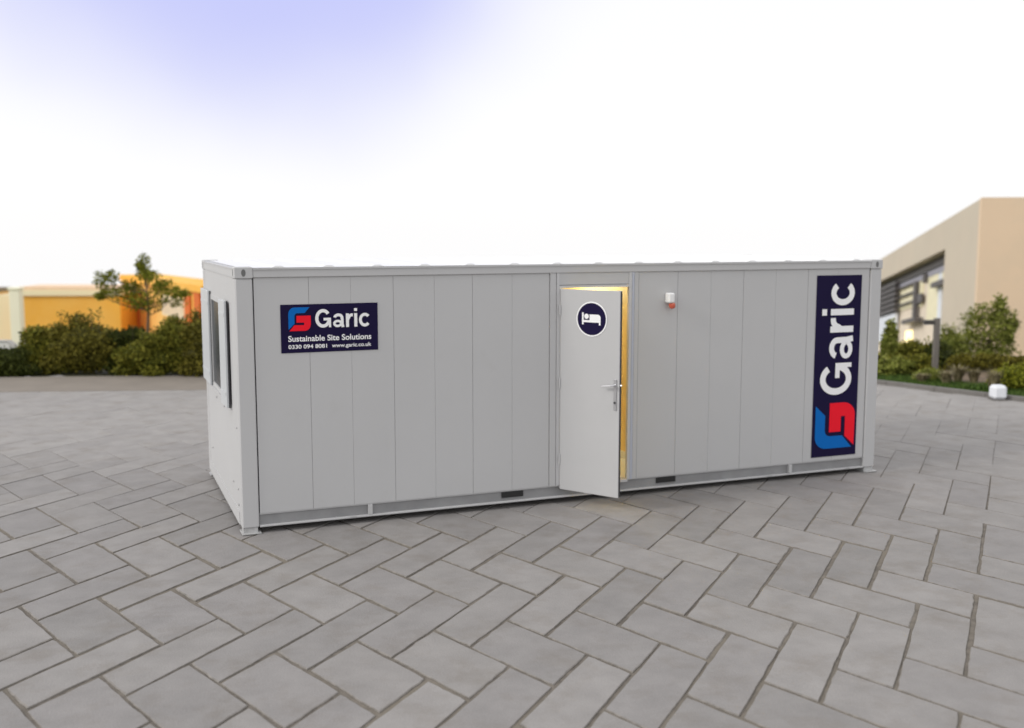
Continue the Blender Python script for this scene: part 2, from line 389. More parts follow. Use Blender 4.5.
# glyphs of the big word, drawn as thick strokes (unit: cap height 1)
def stroke(mb, pts, wd, fn, k=0):
    pts = [Vector(p) for p in pts]; n = len(pts); Lf = []; Rt = []
    for i, p in enumerate(pts):
        d = (pts[min(i+1, n-1)]-pts[max(i-1, 0)]).normalized(); nrm = Vector((-d.y, d.x))*wd/2
        Lf.append(p+nrm); Rt.append(p-nrm)
    for i in range(n-1):
        q = [Lf[i], Lf[i+1], Rt[i+1], Rt[i]]
        mb.add([fn(a.x, a.y, .004) for a in q], [(0, 1, 2, 3)], k)
def garic(mb, fn0, u0, v0, w, h_, k=0):
    TW = 3.03; fn = lambda u, v, d: fn0(u0+u/TW*w, v0+v*h_, d)
    t = .175
    stroke(mb, arc(.425, .5, .335, .41, 36, 345, 40), t, fn, k)
    stroke(mb, [(.45, .455), (.85, .455)], .14, lambda u, v, d: fn(u, v, d+.0004), k)
    stroke(mb, [(.79, .52), (.79, .015)], .12, lambda u, v, d: fn(u, v, d+.0008), k)
    # a
    b = .95
    stroke(mb, arc(b+.30, .50, .205, .165, 170, 15, 14)+[(b+.505, .45), (b+.51, .2), (b+.545, .0)], .155, fn, k)
    stroke(mb, arc(b+.26, .205, .185, .135, 0, 360, 24), .13, lambda u, v, d: fn(u, v, d+.0004), k)
    # r
    b = 1.66
    stroke(mb, [(b+.085, 0), (b+.085, .73)], .165, fn, k)
    stroke(mb, [(b+.085, .38)]+arc(b+.33, .43, .19, .215, 165, 92, 8)+[(b+.385, .645)], .16, lambda u, v, d: fn(u, v, d+.0004), k)
    # i
    b = 2.12
    stroke(mb, [(b+.08, 0), (b+.08, .73)], .165, fn, k); stroke(mb, [(b+.08, .85), (b+.08, 1.0)], .165, fn, k)
    # c
    stroke(mb, arc(2.70, .365, .245, .29, 40, 320, 28), .16, fn, k)
# left sign, .98 x .49 m
X0, Z0, SW, SH = .438, 1.802, .984, .482
sg = MB().box((X0, .0155, Z0), (X0+SW, .0215, Z0+SH), bev=.001).build('wall_sign', M['navy'], CAB)
tag(sg, 'wide navy sign with blue and red emblem and white lettering')
fs = lambda u, v, d: (X0+u, .0155-d, Z0+v)
e = MB(); emblem(e, fs, .076, .215, .222, .245); e.build('emblem', [M['blue'], M['red']], sg)
e = MB(); garic(e, fs, .342, .243, .568, .188); e.build('lettering', M['white'], sg)
e = MB(); place_text(e, 'Sustainable Site Solutions', fs, .070, .912, .112, .172, bold=.018); e.build('lettering', M['white'], sg)
e = MB(); place_text(e, '0330 094 8081', fs, .070, .456, .040, .081, bold=.018); e.build('lettering', M['white'], sg)
e = MB(); place_text(e, 'www.garic.co.uk', fs, .505, .912, .030, .081, bold=.018); e.build('lettering', M['white'], sg)
# tall sign, text reading upwards
X1, Z1, TW_, TH_ = 6.845, .245, .665, 2.232
sg = MB().box((X1, .0155, Z1), (X1+TW_, .0215, Z1+TH_), bev=.001).build('wall_sign', M['navy'], CAB)
tag(sg, 'tall upright navy sign with white word above blue and red emblem')
fv = lambda u, v, d: (X1+TW_-v, .0155-d, Z1+u)
e = MB(); emblem(e, fv, .10, .028, .565, .615); e.build('emblem', [M['blue'], M['red']], sg)
e = MB(); garic(e, fv, .765, .108, 1.405, .470); e.build('lettering', M['white'], sg)

# alarm sounder beside the door
a_ = MB().box((4.762, -.075, 2.20), (4.842, .021, 2.315), bev=.014).build('alarm_sounder', M['plasticw'], CAB)
tag(a_, 'small white wall unit with a red lens underneath')
r = MB(); n = 12
r.tube([(4.825, -.035, 2.199), (4.825, -.035, 2.185), (4.83, -.038, 2.150), (4.832, -.04, 2.135)], [.034, .038, .034, .016], 14); r.build('lens', M['lens'], a_, smooth=True)
# left end wall with window opening
ew = MB(); Yw0, Yw1, Zw0, Zw1 = 1.02, 2.20, 1.22, 2.28
for a, b in (((.012, .184, .199), (.07, Yw0, 2.554)), ((.012, Yw1, .199), (.07, WY-.184, 2.554)), ((.012, Yw0, .199), (.07, Yw1, Zw0)), ((.012, Yw0, Zw1), (.07, Yw1, 2.554))): ew.box(a, b)
ew.build('end_wall', M['paint'], CAB)
wf = MB(); t_ = .05
wf.box((.004, Yw0, Zw0), (.05, Yw0+t_, Zw1)).box((.004, Yw1-t_, Zw0), (.05, Yw1, Zw1)).box((.004, Yw0+t_, Zw0), (.05, Yw1-t_, Zw0+t_)).box((.004, Yw0+t_, Zw1-t_), (.05, Yw1-t_, Zw1))
wf.box((.008, 1.30, Zw0+t_), (.045, 1.40, Zw1-t_)).box((-.015, Yw0-.03, Zw0-.03), (.011, Yw1+.03, Zw0-.003))
win = wf.build('window', M['paint'], CAB)
MB().box((.015, Yw0+t_, Zw0+t_), (.025, Yw1-t_, Zw1-t_)).build('pane', M['glass'], win)
def shutter(y0, y1, z0, z1, ang, hinge, off):
    s = MB(); w = y1-y0
    s.box((-.028, 0, z0), (0, w*(1 if hinge == 'near' else 1), z1), 0, bev=.003)
    for z in (z0+.12, z1-.16): s.box((-.033, .02, z), (-.0285, w-.02, z+.035), 0)
    s.box((.0005, .01, z0+.01), (.010, w-.01, z1-.01), 1)
    s.box((-.026, w+.0005, z0), (.004, w+.006, z1), 0); s.box((-.026, -.006, z0), (-.008, -.0005, z1), 0); s.box((-.0075, -.007, z0), (.010, -.0005, z1), 1)  # last strip: shadow gap at the near edge, painted dark
    o = s.build('shutter', [M['shutter'], M['rubber_and_shade']], CAB); o.location = (off, y0, 0); o.rotation_euler.z = ang; return o
shutter(.56, .94, 1.20, 2.30, R(2.0), 'near', -.012)
shutter(2.22, 2.95, 1.22, 2.32, R(.3), 'far', .003)
for y, z, r_ in [(.23, .42, .010), (.6, .42, .010), (2.5, .42, .010), (.215, .26, .012), (.215, 1.05, .010), (1.2, 1.12, .012), (1.9, 1.12, .012)]:
    MB().tube([(.0115, y, z), (.002, y, z)], r_, 8).build('bolt', M['galv'], CAB)
# right end wall, rear wall, roof, floor
MB().box((LX-.07, .184, .199), (LX-.012, WY-.184, 2.554)).build('end_wall', M['paint'], CAB)
MB().box((.186, WY-.075, .199), (LX-.186, WY-.022, 2.554)).build('rear_wall', M['paint'], CAB)
rf = MB(); ribs = []
x = .07; prof = []
while x < LX-.15:
    prof += [(x, 2.652), (x+.30, 2.652), (x+.335, 2.668), (x+.395, 2.668), (x+.43, 2.652)]; x += .50
prof = [p for p in prof if p[0] < LX-.07] + [(LX-.07, 2.652)]
n = len(prof)
V = [(x, .04, z) for x, z in prof]+[(x, WY-.04, z) for x, z in prof]+[(x, .04, 2.649) for x, z in prof]+[(x, WY-.04, 2.649) for x, z in prof]
F = [(i, i+1, n+i+1, n+i) for i in range(n-1)]+[(2*n+i, 3*n+i, 3*n+i+1, 2*n+i+1) for i in range(n-1)]+[(i, 2*n+i, 2*n+i+1, i+1) for i in range(n-1)]+[(n+i, n+i+1, 3*n+i+1, 3*n+i) for i in range(n-1)]
rf.add(V, F); rf.box((.186, .075, 2.57), (LX-.186, WY-.08, 2.63)); rf.build('roof', M['roof'], CAB)
MB().box((.186, .08, .12), (LX-.186, WY-.08, .197)).build('floor', M['plasticw'], CAB)
MB().box((4.80, .085, .198), (4.85, WY-.08, 2.568)).build('partition_wall', M['wood'], CAB)
MB().box((2.9, .085, .198), (2.95, WY-.08, 2.568)).build('partition_wall', M['wood'], CAB)
MB().box((4.785, .085, .199), (4.799, WY-.08, .29)).build('skirting_board', M['plasticw'], CAB)
cl = MB().tube([(4.45, 2.05, 2.569), (4.45, 2.05, 2.50), (4.45, 2.05, 2.49)], [.16, .16, .12], 20).build('ceiling_lamp', M['lampglass'], CAB)
pl = D.lights.new('lamp_light', 'POINT'); pl.energy = 27; pl.color = (1, .90, .52); pl.shadow_soft_size = .15
po = D.objects.new('lamp_light', pl); COL.objects.link(po); po.location = (4.45, 2.05, 2.30); po.parent = CAB

# ------------------------------------------------------------------ plants
def leafmat(name, tones, rough=.6):
    m = mat(name, (1, 1, 1), rough, var=.12, scale=1.5, tone=tones, spec=.12)
    return m
G_HEDGE = leafmat('hedge_leaves', [(.06, .068, .010), (.14, .145, .018), (.23, .22, .03), (.34, .30, .05)])
G_RED = leafmat('brownish_leaves', [(.060, .056, .010), (.13, .118, .018), (.20, .175, .026), (.28, .24, .04)])
G_DARK = leafmat('dark_leaves', [(.020, .026, .006), (.046, .058, .010), (.075, .090, .016), (.12, .13, .03)])
G_TREE = leafmat('tree_leaves', [(.07, .085, .008), (.17, .19, .018), (.29, .30, .03), (.44, .42, .06)])
G_LIGHT = leafmat('light_leaves', [(.08, .095, .016), (.16, .185, .030), (.25, .27, .055), (.40, .39, .12)])
G_GRASS = leafmat('grass_blades', [(.03, .06, .012), (.06, .11, .02), (.09, .15, .03), (.13, .19, .04)])
G_STRAW = leafmat('straw_blades', [(.12, .10, .05), (.20, .17, .09), (.28, .24, .14), (.34, .30, .19)])
BARK = mat('bark', (.11, .085, .06), .9, var=.3, scale=12, bump=.4, bscale=30)
def leaves(mb, c, rad, n, size, rng, shell=.0):
    c = Vector(c)
    for _ in range(n):
        while True:
            p = Vector((rng.uniform(-1, 1), rng.uniform(-1, 1), rng.uniform(-1, 1)))
            if shell <= p.length <= 1: break
        q = c + Vector((p.x*rad[0], p.y*rad[1], p.z*rad[2]))
        a = Vector((rng.gauss(0, 1), rng.gauss(0, 1), rng.gauss(0, .7))).normalized(); b = a.orthogonal().normalized()
        b = (b*math.cos(rng.uniform(0, 3)) + a.cross(b)*math.sin(rng.uniform(0, 3))).normalized(); b = (b - a*a.dot(b)).normalized()
        sz = size*rng.uniform(.6, 1.3); nn_ = a.cross(b)*sz*.12
        mb.add([q, q+a*sz*.5+b*sz*.3+nn_, q+a*sz, q+a*sz*.5-b*sz*.3+nn_], [(0, 1, 2, 3)], 0, min(1, max(0, rng.gauss(.45, .24))))
def blob(mb, c, rad, rng, t=.15, k=0):
    V = []; F = []; nu, nv = 12, 7; ph = rng.random()*6
    for j in range(nv+1):
        for i in range(nu):
            a = 2*math.pi*i/nu; b = math.pi*j/nv
            w = 1+.22*math.sin(3*a+ph+j)+.15*math.sin(5*b+a*2+ph)
            V.append((c[0]+rad[0]*w*math.sin(b)*math.cos(a), c[1]+rad[1]*w*math.sin(b)*math.sin(a), c[2]+rad[2]*math.cos(b)))
    for j in range(nv):
        for i in range(nu): F.append((j*nu+i, j*nu+(i+1) % nu, (j+1)*nu+(i+1) % nu, (j+1)*nu+i))
    mb.add(V, F, k, t)
def shrub(name, label, cat, loc, w, dp, h_, m, seed, n=2600, size=.075, group=None, rz=0, spikes=3):
    rng = random.Random(seed); s = MB()
    blob(s, (0, 0, h_*.40), (w*.36, dp*.34, h_*.36), rng, .05)
    K = max(6, int(w*h_*dp*5)+8)
    for i in range(K):
        a = rng.uniform(0, 2*math.pi); e_ = rng.uniform(.05, 1)
        rr = math.sqrt(max(0, 1-(e_*.95)**3)); 
        c = (w*.40*rr*math.cos(a), dp*.40*rr*math.sin(a), h_*(.08+.78*e_))
        q = rng.uniform(.13, .22)
        leaves(s, c, (q*w*.9+.05, q*dp*.9+.05, q*h_*.9), n//K, size, rng)
    leaves(s, (0, 0, h_*.42), (w*.46, dp*.46, h_*.42), n//2, size, rng, .75)
    for i in range(spikes):     # loose sprays on top
        x, y = rng.uniform(-.26, .26)*w, rng.uniform(-.2, .2)*dp
        top = h_*rng.uniform(.90, 1.03); s.tube([(x, y, h_*.5), (x+rng.uniform(-.05, .05), y, top)], [.006, .003], 4, 1, .2)
        leaves(s, (x, y, top-h_*.10), (.09, .09, h_*.12+.03), 40, size*.8, rng)
    o = s.build(name, [m, BARK]); o.location = loc; o.rotation_euler.z = rz
    return tag(o, label, cat, group)
HG = 'shrubs of the clipped mixed hedge'
def Pf(px, d): return fw(d, (px-512)/1077*(d))      # lateral place seen from the viewpoint (plan only)
hx = -.379
hedge = [
    ('olive green hedge shrub at the left end of the tall hedge, beside white pillar', 44, 23.2, 1.25, .98, G_HEDGE, 1),
    ('tallest brownish domed hedge shrub in front of yellow wall, leftmost of the tall tops', 82, 23.0, 1.45, 1.32, G_RED, 2),
    ('dark low hedge shrub in a dip, between brown dome and small tree trunk', 122, 23.1, 1.10, .96, G_DARK, 3),
    ('bright olive hedge shrub standing right in front of the small tree trunk', 152, 22.7, 1.25, .98, G_HEDGE, 4),
    ('tall hedge shrub touching the cabin end, rising towards the right', 186, 22.8, 1.30, 1.22, G_HEDGE, 5),
    ('hedge shrub half hidden behind the rear corner of the cabin', 216, 22.6, 1.5, 1.45, G_RED, 6)]
for lb, px, d, w, h_, m, sd in hedge:
    x, y = Pf(px, d); shrub('hedge_shrub', lb, 'hedge', (x, y, -.05), w*1.2, .95, h_*1.04, m, sd, 6200, .07, HG, hx, 7)
x, y = Pf(-6, 22.6); shrub('low_hedge', 'low dark green hedge in front of the white garden wall', 'hedge', (x, y, -.05), 1.45, .8, .72, G_DARK, 9, 4200, .06, rz=hx, spikes=0)
x, y = Pf(-50, 22.4); shrub('low_hedge', 'second stretch of low dark hedge running out of the picture on the left', 'hedge', (x, y, -.05), 1.3, .8, .70, G_DARK, 10, 2500, .06, rz=hx, spikes=0)

def tree(label, loc, base, trunk_h, r0, lobes, m, seed, limbs=9, n=240, size=.10, cat='tree', name='young_tree'):
    rng = random.Random(seed); root = empty(name, loc, label, cat)
    t = MB(); top = max(l[2] for l in lobes)
    t.tube([(0, 0, base), (rng.uniform(-.02, .02), .01, trunk_h*.5), (.02, 0, trunk_h), (.0, 0, (trunk_h+top)/2), (.02, 0, top)], [r0, r0*.85, r0*.7, r0*.4, r0*.15], 8)
    for l in lobes[:limbs]:
        z0 = min(max(trunk_h*.85, l[2]-.35), top-.2)
        t.tube([(0, 0, z0), (l[0]*.5, l[1]*.5, z0+(l[2]-z0)*.35), (l[0], l[1], l[2])], [r0*.45, r0*.3, r0*.12], 6)
    t.build('trunk', BARK, root)
    c = MB()
    for l in lobes:
        for k in range(4):
            o_ = [rng.uniform(-.45, .45)*l[3] for _ in range(2)]+[rng.uniform(-.35, .35)*l[4]]
            leaves(c, (l[0]+o_[0], l[1]+o_[1], l[2]+o_[2]), (l[3]*1.15, l[3]*1.15, l[4]*1.25), n//4, size, rng)
    c.build('crown', m, root)
    return root
# coordinates of a lobe from the viewpoint's left-right axis
def LB(l, dpt, z, r_, h_): return (RH[0]*l+FH[0]*dpt, RH[1]*l+FH[1]*dpt, z, r_, h_)
d = 27; k = d/1077; x, y = Pf(147, d)
ZZ = lambda py, dd: 2.9992 - (py-232.1)*dd/1077
tb_ = terr(d)
lob = [LB((a-147)*k, b, ZZ(py, d), rr*k, hh*k) for a, b, py, rr, hh in
       [(146, 0, 262, 5, 8), (140, .1, 266, 3, 4), (143, .1, 274, 6, 5), (153, -.1, 276, 7, 5), (104, 0, 280, 6, 7), (111, .1, 277, 6, 5), (109, .1, 291, 8, 5), (164, .1, 286, 10, 5), (100, 0, 296, 4, 3), (134, .2, 288, 10, 6),
        (174, 0, 292, 10, 4), (151, -.2, 297, 14, 6), (122, .1, 296, 9, 6), (168, .1, 302, 12, 5), (146, .1, 306, 12, 5), (183, 0, 294, 6, 3), (157, .2, 288, 8, 6), (136, 0, 301, 10, 6), (128, .1, 286, 7, 4)]]
tree('small loose green tree with a pointed top behind the hedge', (x, y, 0), tb_, ZZ(312, d), .04, lob, G_TREE, 21, limbs=16, n=230, size=.075)

# far left garden wall, pillar
MW = mat('white_render', (.78, .77, .74), .8, var=.04, scale=2)
rh_rot = math.atan2(RH[1], RH[0])
def boxat(name, px0, px1, d, z0, z1, th, m, label, cat, **kw):
    o = MB().box(((px0-512)/1077*d-(px0+px1-1024)/2154*d, 0, 0), ((px1-512)/1077*d-(px0+px1-1024)/2154*d, th, z1-z0), bev=kw.get('bev', .01)).build(name, m)
    x, y = Pf((px0+px1)/2, d); o.location = (x, y, z0); o.rotation_euler.z = rh_rot
    return tag(o, label, cat)
wl = empty('garden_wall', (*Pf(-30, 24.4), -.05), 'low white garden wall with a sloping end, behind the low dark hedge', 'wall', rz=rh_rot)
w_ = MB(); w_.add([(-2.5, 0, 0), (1.10, 0, 0), (1.10, 0, .30), (.78, 0, .56), (-2.5, 0, .62), (-2.5, .18, 0), (1.10, .18, 0), (1.10, .18, .30), (.78, .18, .56), (-2.5, .18, .62)],
        [(0,1,2,3,4), (9,8,7,6,5), (0,5,6,1), (1,6,7,2), (2,7,8,3), (3,8,9,4), (4,9,5,0)]); w_.build('wall_body', MW, wl)
MB().add([(-2.5, -.02, .623), (.78, -.02, .563), (1.12, -.02, .295), (-2.5, .2, .623), (.78, .2, .563), (1.12, .2, .295), (-2.5, -.02, .65), (.79, -.02, .59), (1.14, -.02, .315), (-2.5, .2, .65), (.79, .2, .59), (1.14, .2, .315)],
         [(0,1,7,6), (1,2,8,7), (3,9,10,4), (4,10,11,5), (6,7,10,9), (7,8,11,10), (2,5,11,8), (0,6,9,3), (0,3,4,1), (1,4,5,2)]).build('coping', mat('coping_stone', (.5, .48, .45), .8), wl)

# ------------------------------------------------------------------ buildings on the left
OR = mat('orange_render', (.98, .47, .055), .8, var=.10, scale=.35, stain=((.98, .56, .12), .22, .42, .62, .8))
OR2 = mat('pale_orange_render', (.98, .60, .18), .8, var=.06, scale=.3, stain=((.9, .35, .05), .2, .5, .68, .7))
RO = mat('terracotta_render', (.72, .165, .03), .8, var=.12, scale=.8)
CRM = mat('cream_render', (.98, .86, .56), .8, var=.02, scale=.6)
PIL = mat('warm_white_render', (.98, .94, .72), .8, var=.03, scale=.6)
WG = mat('facade_glass', (.12, .10, .08), .15, spec=.8)
WP = mat('pale_window_panel', (.80, .66, .48), .5, var=.1)
def building(name, label, o, w, length, depth_, ztop, zbot, slope, wallm, parts, roofm, cat='building'):
    """w = unit direction of the front in plan; parts: callables getting a box helper in (s, n, h below top)"""
    root = empty(name, (o[0], o[1], zbot), label, cat)
    nx, ny = -w[1], w[0]
    def T(s, n_, z): return Vector((w[0]*s+nx*n_, w[1]*s+ny*n_, z-zbot))
    def bx(mb, s0, s1, n0, n1, h0, h1, k=0):      # h measured down from the (raked) top line
        V = []
        for s_, n_, h_ in ((s0, n0, h1), (s1, n0, h1), (s1, n1, h1), (s0, n1, h1), (s0, n0, h0), (s1, n0, h0), (s1, n1, h0), (s0, n1, h0)):
            V.append(T(s_, n_, ztop-slope*s_-h_))
        mb.add(V, [(0,3,2,1),(4,5,6,7),(0,1,5,4),(1,2,6,5),(2,3,7,6),(3,0,4,7)], k); return mb
    return root, bx, T
# A: long orange block with cream parapet
w = (.92955, -.36869)
root, bx, T = building('orange_building', 'low orange building with a cream parapet band, behind the brown domed shrub', (-4.55, 49.76), w, 6, 9, .2, -5.4, 0, OR, None, None)
bx(MB(), 0, 5.25, .06, 2.9, .46, 5.7).build('wall', OR, root)
bx(MB(), -.12, 5.33, -.06, 3.0, .14, .44).build('parapet', CRM, root)
bx(MB(), -.06, 5.29, 0, 2.95, 0, .138).build('coping', mat('pink_coping', (.85, .62, .42), .8), root)
for s0 in (.5, 2.2, 3.9): bx(bx(MB(), s0, s0+1.2, .02, .058, 2.6, 4.0), s0+.08, s0+1.12, .0, .019, 2.68, 3.92, 1).build('window', [CRM, WG], root)
# far-left block and pillar
root, bx, T = building('cream_building', 'narrow cream and orange building at the left edge, behind the white pillar', (-9.6, 54.2), w, 6, 6, .10, -5.6, 0, OR, None, None)
bx(MB(), 0, 4.15, .05, 1.9, .32, 5.7).build('wall', OR2, root)
bx(MB(), 4.16, 5.2, -.1, 1.9, .42, 5.7).build('bay_wall', CRM, root)
bx(MB(), -.1, 4.2, -.12, 2, .1, .31).build('roof', mat('dark_eaves', (.22, .18, .12), .8), root)
for s0 in (1.2, 2.9): bx(bx(MB(), s0, s0+.9, .01, .049, 1.9, 2.9), s0+.08, s0+.82, -.01, .009, 1.98, 2.82, 1).build('window', [RO, WG], root)
pr = empty('gate_pillar', (*Pf(16.5, 44), terr(44)), 'tall warm white square pillar at the left end of the hedge', 'pillar', rz=rh_rot)
hh = ZZ(287, 44)-terr(44)
MB().box((-.21, -.2, 0), (.21, .2, hh-.1), bev=.02).build('shaft', PIL, pr); MB().box((-.25, -.24, hh-.098), (.25, .24, hh), bev=.02).build('cap', PIL, pr)
# B: taller yellow-orange block running towards us behind the tree
w = (.20053, -.97969)
root, bx, T = building('terracotta_building', 'yellow orange building with terracotta corner columns, behind the small pointed tree', (.67, 53.07), w, 14, 9, .64, -5.6, 0, OR2, None, None)
bx(MB(), .05, 14.6, .1, 1.9, .34, 6.2).build('wall', OR2, root)
bx(MB(), -.1, 14.7, -.12, 2.0, .0, .33).build('parapet', OR, root)
bx(MB(), -.02, 3.1, -.02, .098, .335, 6.2).build('corner_column', RO, root)
for s0 in (11.7, 13.2): bx(MB(), s0, s0+.9, -.06, .098, .335, 6.2).build('corner_column', RO, root)
bx(MB(), 12.65, 13.18, .03, .098, .335, 6.2).build('recess_panel', OR, root)
bx(bx(MB(), 7.6, 11.4, .04, .098, .75, 1.75), 7.75, 11.25, .02, .039, .83, 1.67, 1).build('window', [CRM, WP], root)
bx(bx(MB(), 3.6, 6.4, .04, .098, 2.9, 4.2), 3.75, 6.25, .02, .039, 2.98, 4.12, 1).build('window', [CRM, WG], root)

# ------------------------------------------------------------------ building on the right
SAND = mat('sand_render', (.63, .55, .44), .85, var=.05, scale=.25, stain=((.60, .54, .44), .3, .45, .7, .6))
SAND_LIT = mat('sunlit_sand_render', (.80, .61, .43), .85, var=.05, scale=.22, stain=((.70, .57, .42), .25, .5, .7, .6))  # gable copy of the sand render, sunlight put into its colour
PUR = mat('mauve_panel', (.40, .395, .46), .6, var=.05)
LOU = mat('dark_louvre_and_shade', (.11, .10, .10), .5)
YEL = mat('yellow_sun_reflection', (.93, .86, .60), .5, var=.06)  # sun reflected by the glazing, painted as pale yellow
WHT = mat('bluewhite_panel', (.82, .86, .93), .5)
CR2 = mat('cream_panel', (.85, .74, .60), .6, var=.08)
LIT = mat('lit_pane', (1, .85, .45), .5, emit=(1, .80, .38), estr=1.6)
o0 = (27.85, 18.6); w = (.5096, .8604)
root, bx, T = building('sand_coloured_building', 'large sand coloured building with a raked flat roof and recessed louvred front', o0, w, 26, 16, 4.15, -7.5, .136, SAND, None, None)
# n runs to the left of w, so the body lies at negative n
Lb = 30
def bxr(mb, s0, s1, n0, n1, h0, h1, k=0): return bx(mb, s0, s1, -n1, -n0, h0, h1, k)
RT, RB, RS = 1.18, 6.3, 4.75             # recess: top and bottom (below roof line) and near jamb
m_ = MB()
bxr(m_, .02, RS, 0, .5, .02, 12)
bxr(m_, RS+.001, 26, 0, .5, .02, RT); bxr(m_, RS+.001, 26, 0, .5, RB, 12); bxr(m_, 26.001, Lb, 0, .5, .02, 12)
m_.build('side_wall', SAND, root)
m_ = MB(); bxr(m_, -.25, .018, -.001, 16, .0, 12); m_.build('gable_wall', SAND_LIT, root)
bxr(MB(), .03, Lb, 15.6, 16, .23, 12).build('rear_wall', SAND, root)
bxr(MB(), .03, Lb, .501, 15.59, .5, .7).build('roof', LOU, root)
bxr(MB(), RS+.01, 25.99, .60, .70, RT-.1, RB+.2).build('recessed_front', CR2, root)
bxr(MB(), RS+.01, 25.99, .50, .595, RT, RT+.62).build('fascia', PUR, root)
bxr(MB(), RS+.01, 25.99, .42, .4995, RT-.0, RT+.36).build('painted_shade_band', LOU, root)  # dark strip painted for the shadow under the recess top
def facade(name, m, *bs):
    q = MB()
    for b in bs: bxr(q, b[0]+3.87*b[2], b[1]+3.87*b[2], *b[2:])
    return q.build(name, m, root)
facade('light_panel', YEL, (5.95, 7.9, .52, .59, RT+.64, 3.75))
facade('light_panel', WHT, (5.35, 5.94, .53, .59, RT+.64, 4.4))
facade('light_panel', YEL, (4.8, 5.3, .53, .59, RT+.64, 2.2))
facade('light_panel', YEL, (8.9, 10.2, .54, .59, RT+.64, 3.0))
facade('light_panel', YEL, (11.0, 14.3, .54, .59, RT+.64, 2.9))
for k_ in range(3): facade('louvre', LOU, (10.8, 14.4, .40, .50, RT+.60+k_*.42, RT+.68+k_*.42))
for k_ in range(6): facade('louvre', LOU, (14.9, 19.5, .25, .45, RT+.25+k_*.26, RT+.42+k_*.26))
facade('louvre_frame', LOU, (14.8, 19.6, .46, .51, RT+.22, 2.95))
facade('white_panel', WHT, (14.8, 19.6, .35, .5, 3.0, 4.3))
facade('mullion', LOU, (10.3, 10.75, .35, .5, RT+.62, 3.5))
facade('mullion', LOU, (8.5, 8.9, .35, .5, RT+.45, RT+.85))
facade('mullion', LOU, (9.0, 10.29, .40, .5, 2.45, 2.85))
facade('balcony_slab', LOU, (10.0, 12.9, .15, .5, 3.52, 3.72))
facade('balcony_slab', LOU, (4.8, 7.2, .25, .48, 2.22, 2.42))
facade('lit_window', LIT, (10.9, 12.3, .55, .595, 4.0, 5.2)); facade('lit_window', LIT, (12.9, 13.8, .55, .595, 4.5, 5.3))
facade('window', WG, (14.8, 18.5, .45, .55, 4.4, 6.0))

# ------------------------------------------------------------------ planting on the right
# lawn strip and mulch as ground sheets that follow the yard edge
E0 = Vector(BE1); 
def sheet(name, a, b, z, m, label, kind='structure'):
    q = [E0+rd*(-1)+rn*a, E0+rd*16.5+rn*a, E0+rd*16.5+rn*b, E0+rd*(-1)+rn*b]
    return tag(mesh(name, [(c.x, c.y, z) for c in q], [(0, 1, 2, 3)], m), label, kind=kind)
sheet('lawn', .14, 1.35, .02, mat('lawn_soil', (.05, .075, .02), .95, var=.3, scale=4), 'green lawn strip behind the right kerb')
sheet('mulch_bed', 1.35, 5.2, .016, mat('mulch', (.16, .115, .075), .95, var=.3, scale=6, bump=.4, bscale=20), 'brown mulch bed behind the lawn strip')
rng = random.Random(77); s = MB()
for i in range(26000):
    p = E0 + rd*rng.uniform(-.5, 16.2) + rn*rng.uniform(.16, 1.33)
    h_ = rng.uniform(.04, .10); a = rng.uniform(0, 6.28); w0 = .006
    dx, dy = math.cos(a)*w0, math.sin(a)*w0
    s.add([(p.x-dx, p.y-dy, .02), (p.x+dx, p.y+dy, .02), (p.x+rng.uniform(-.03, .03), p.y+rng.uniform(-.03, .03), .02+h_)], [(0, 1, 2)], 0, rng.random())
tag(s.build('grass', G_GRASS), 'short green grass of the strip behind the right kerb', 'grass', kind='stuff')
def tuft(label, px, d, h_, sp, seed, m=G_STRAW, group='ornamental grass tufts in the mulch bed', n=230):
    rng = random.Random(seed); s = MB(); x, y = Pf(px, d)
    for i in range(n):
        a = rng.uniform(0, 6.28); r0 = rng.uniform(0, .06); out_ = rng.uniform(.1, 1)*sp; hh = h_*rng.uniform(.6, 1.05)
        ca, sa = math.cos(a), math.sin(a); w0 = .008
        b0 = Vector((ca*r0, sa*r0, 0)); m1_ = Vector((ca*(r0+out_*.35), sa*(r0+out_*.35), hh*.7)); t1 = Vector((ca*(r0+out_), sa*(r0+out_), hh*rng.uniform(.75, 1.05)))
        sd = Vector((-sa, ca, 0))*w0
        s.add([b0-sd, b0+sd, m1_+sd, m1_-sd], [(0, 1, 2, 3)], 0, rng.random()); s.add([m1_-sd, m1_+sd, t1], [(0, 1, 2)], 0, rng.random())
    o = s.build('grass_tuft', m); o.location = (x, y, 0.01)
    return tag(o, label, 'ornamental grass', group)
tuft('straw coloured grass tuft just right of the lamp post foot', 950, 21.0, .30, .22, 1)
tuft('wide straw coloured grass tuft below the left side of the tree', 962, 21.4, .36, .28, 2)
tuft('straw coloured grass tuft below the middle of the tree', 978, 21.3, .30, .24, 3)
tuft('tall pale grass tuft rising behind the white block', 998, 19.9, .46, .2, 4, n=300)
tuft('low straw coloured grass tuft left of the lamp post foot', 926, 21.2, .22, .22, 5)
def rs(name, label, px, d, w, dp, h_, m, seed, n=1800, size=.07, z=None, spikes=6, cat='shrub'):
    x, y = Pf(px, d); return shrub(name, label, cat, (x, y, terr(d) if z is None else z), w, dp, h_, m, seed, n, size, rz=rh_rot, spikes=spikes)
rs('shrub', 'green shrub against the right end of the cabin, at the kerb corner', 893, 22.4, .9, .8, .42, G_LIGHT, 31)
rs('shrub', 'broad olive shrub between the cabin and the lamp post, front row', 914, 22.6, 1.2, .9, .46, G_HEDGE, 32)
rs('shrub', 'small bright green shrub in front of the lamp post foot', 931, 21.6, .55, .5, .28, G_LIGHT, 33, 900, spikes=2)
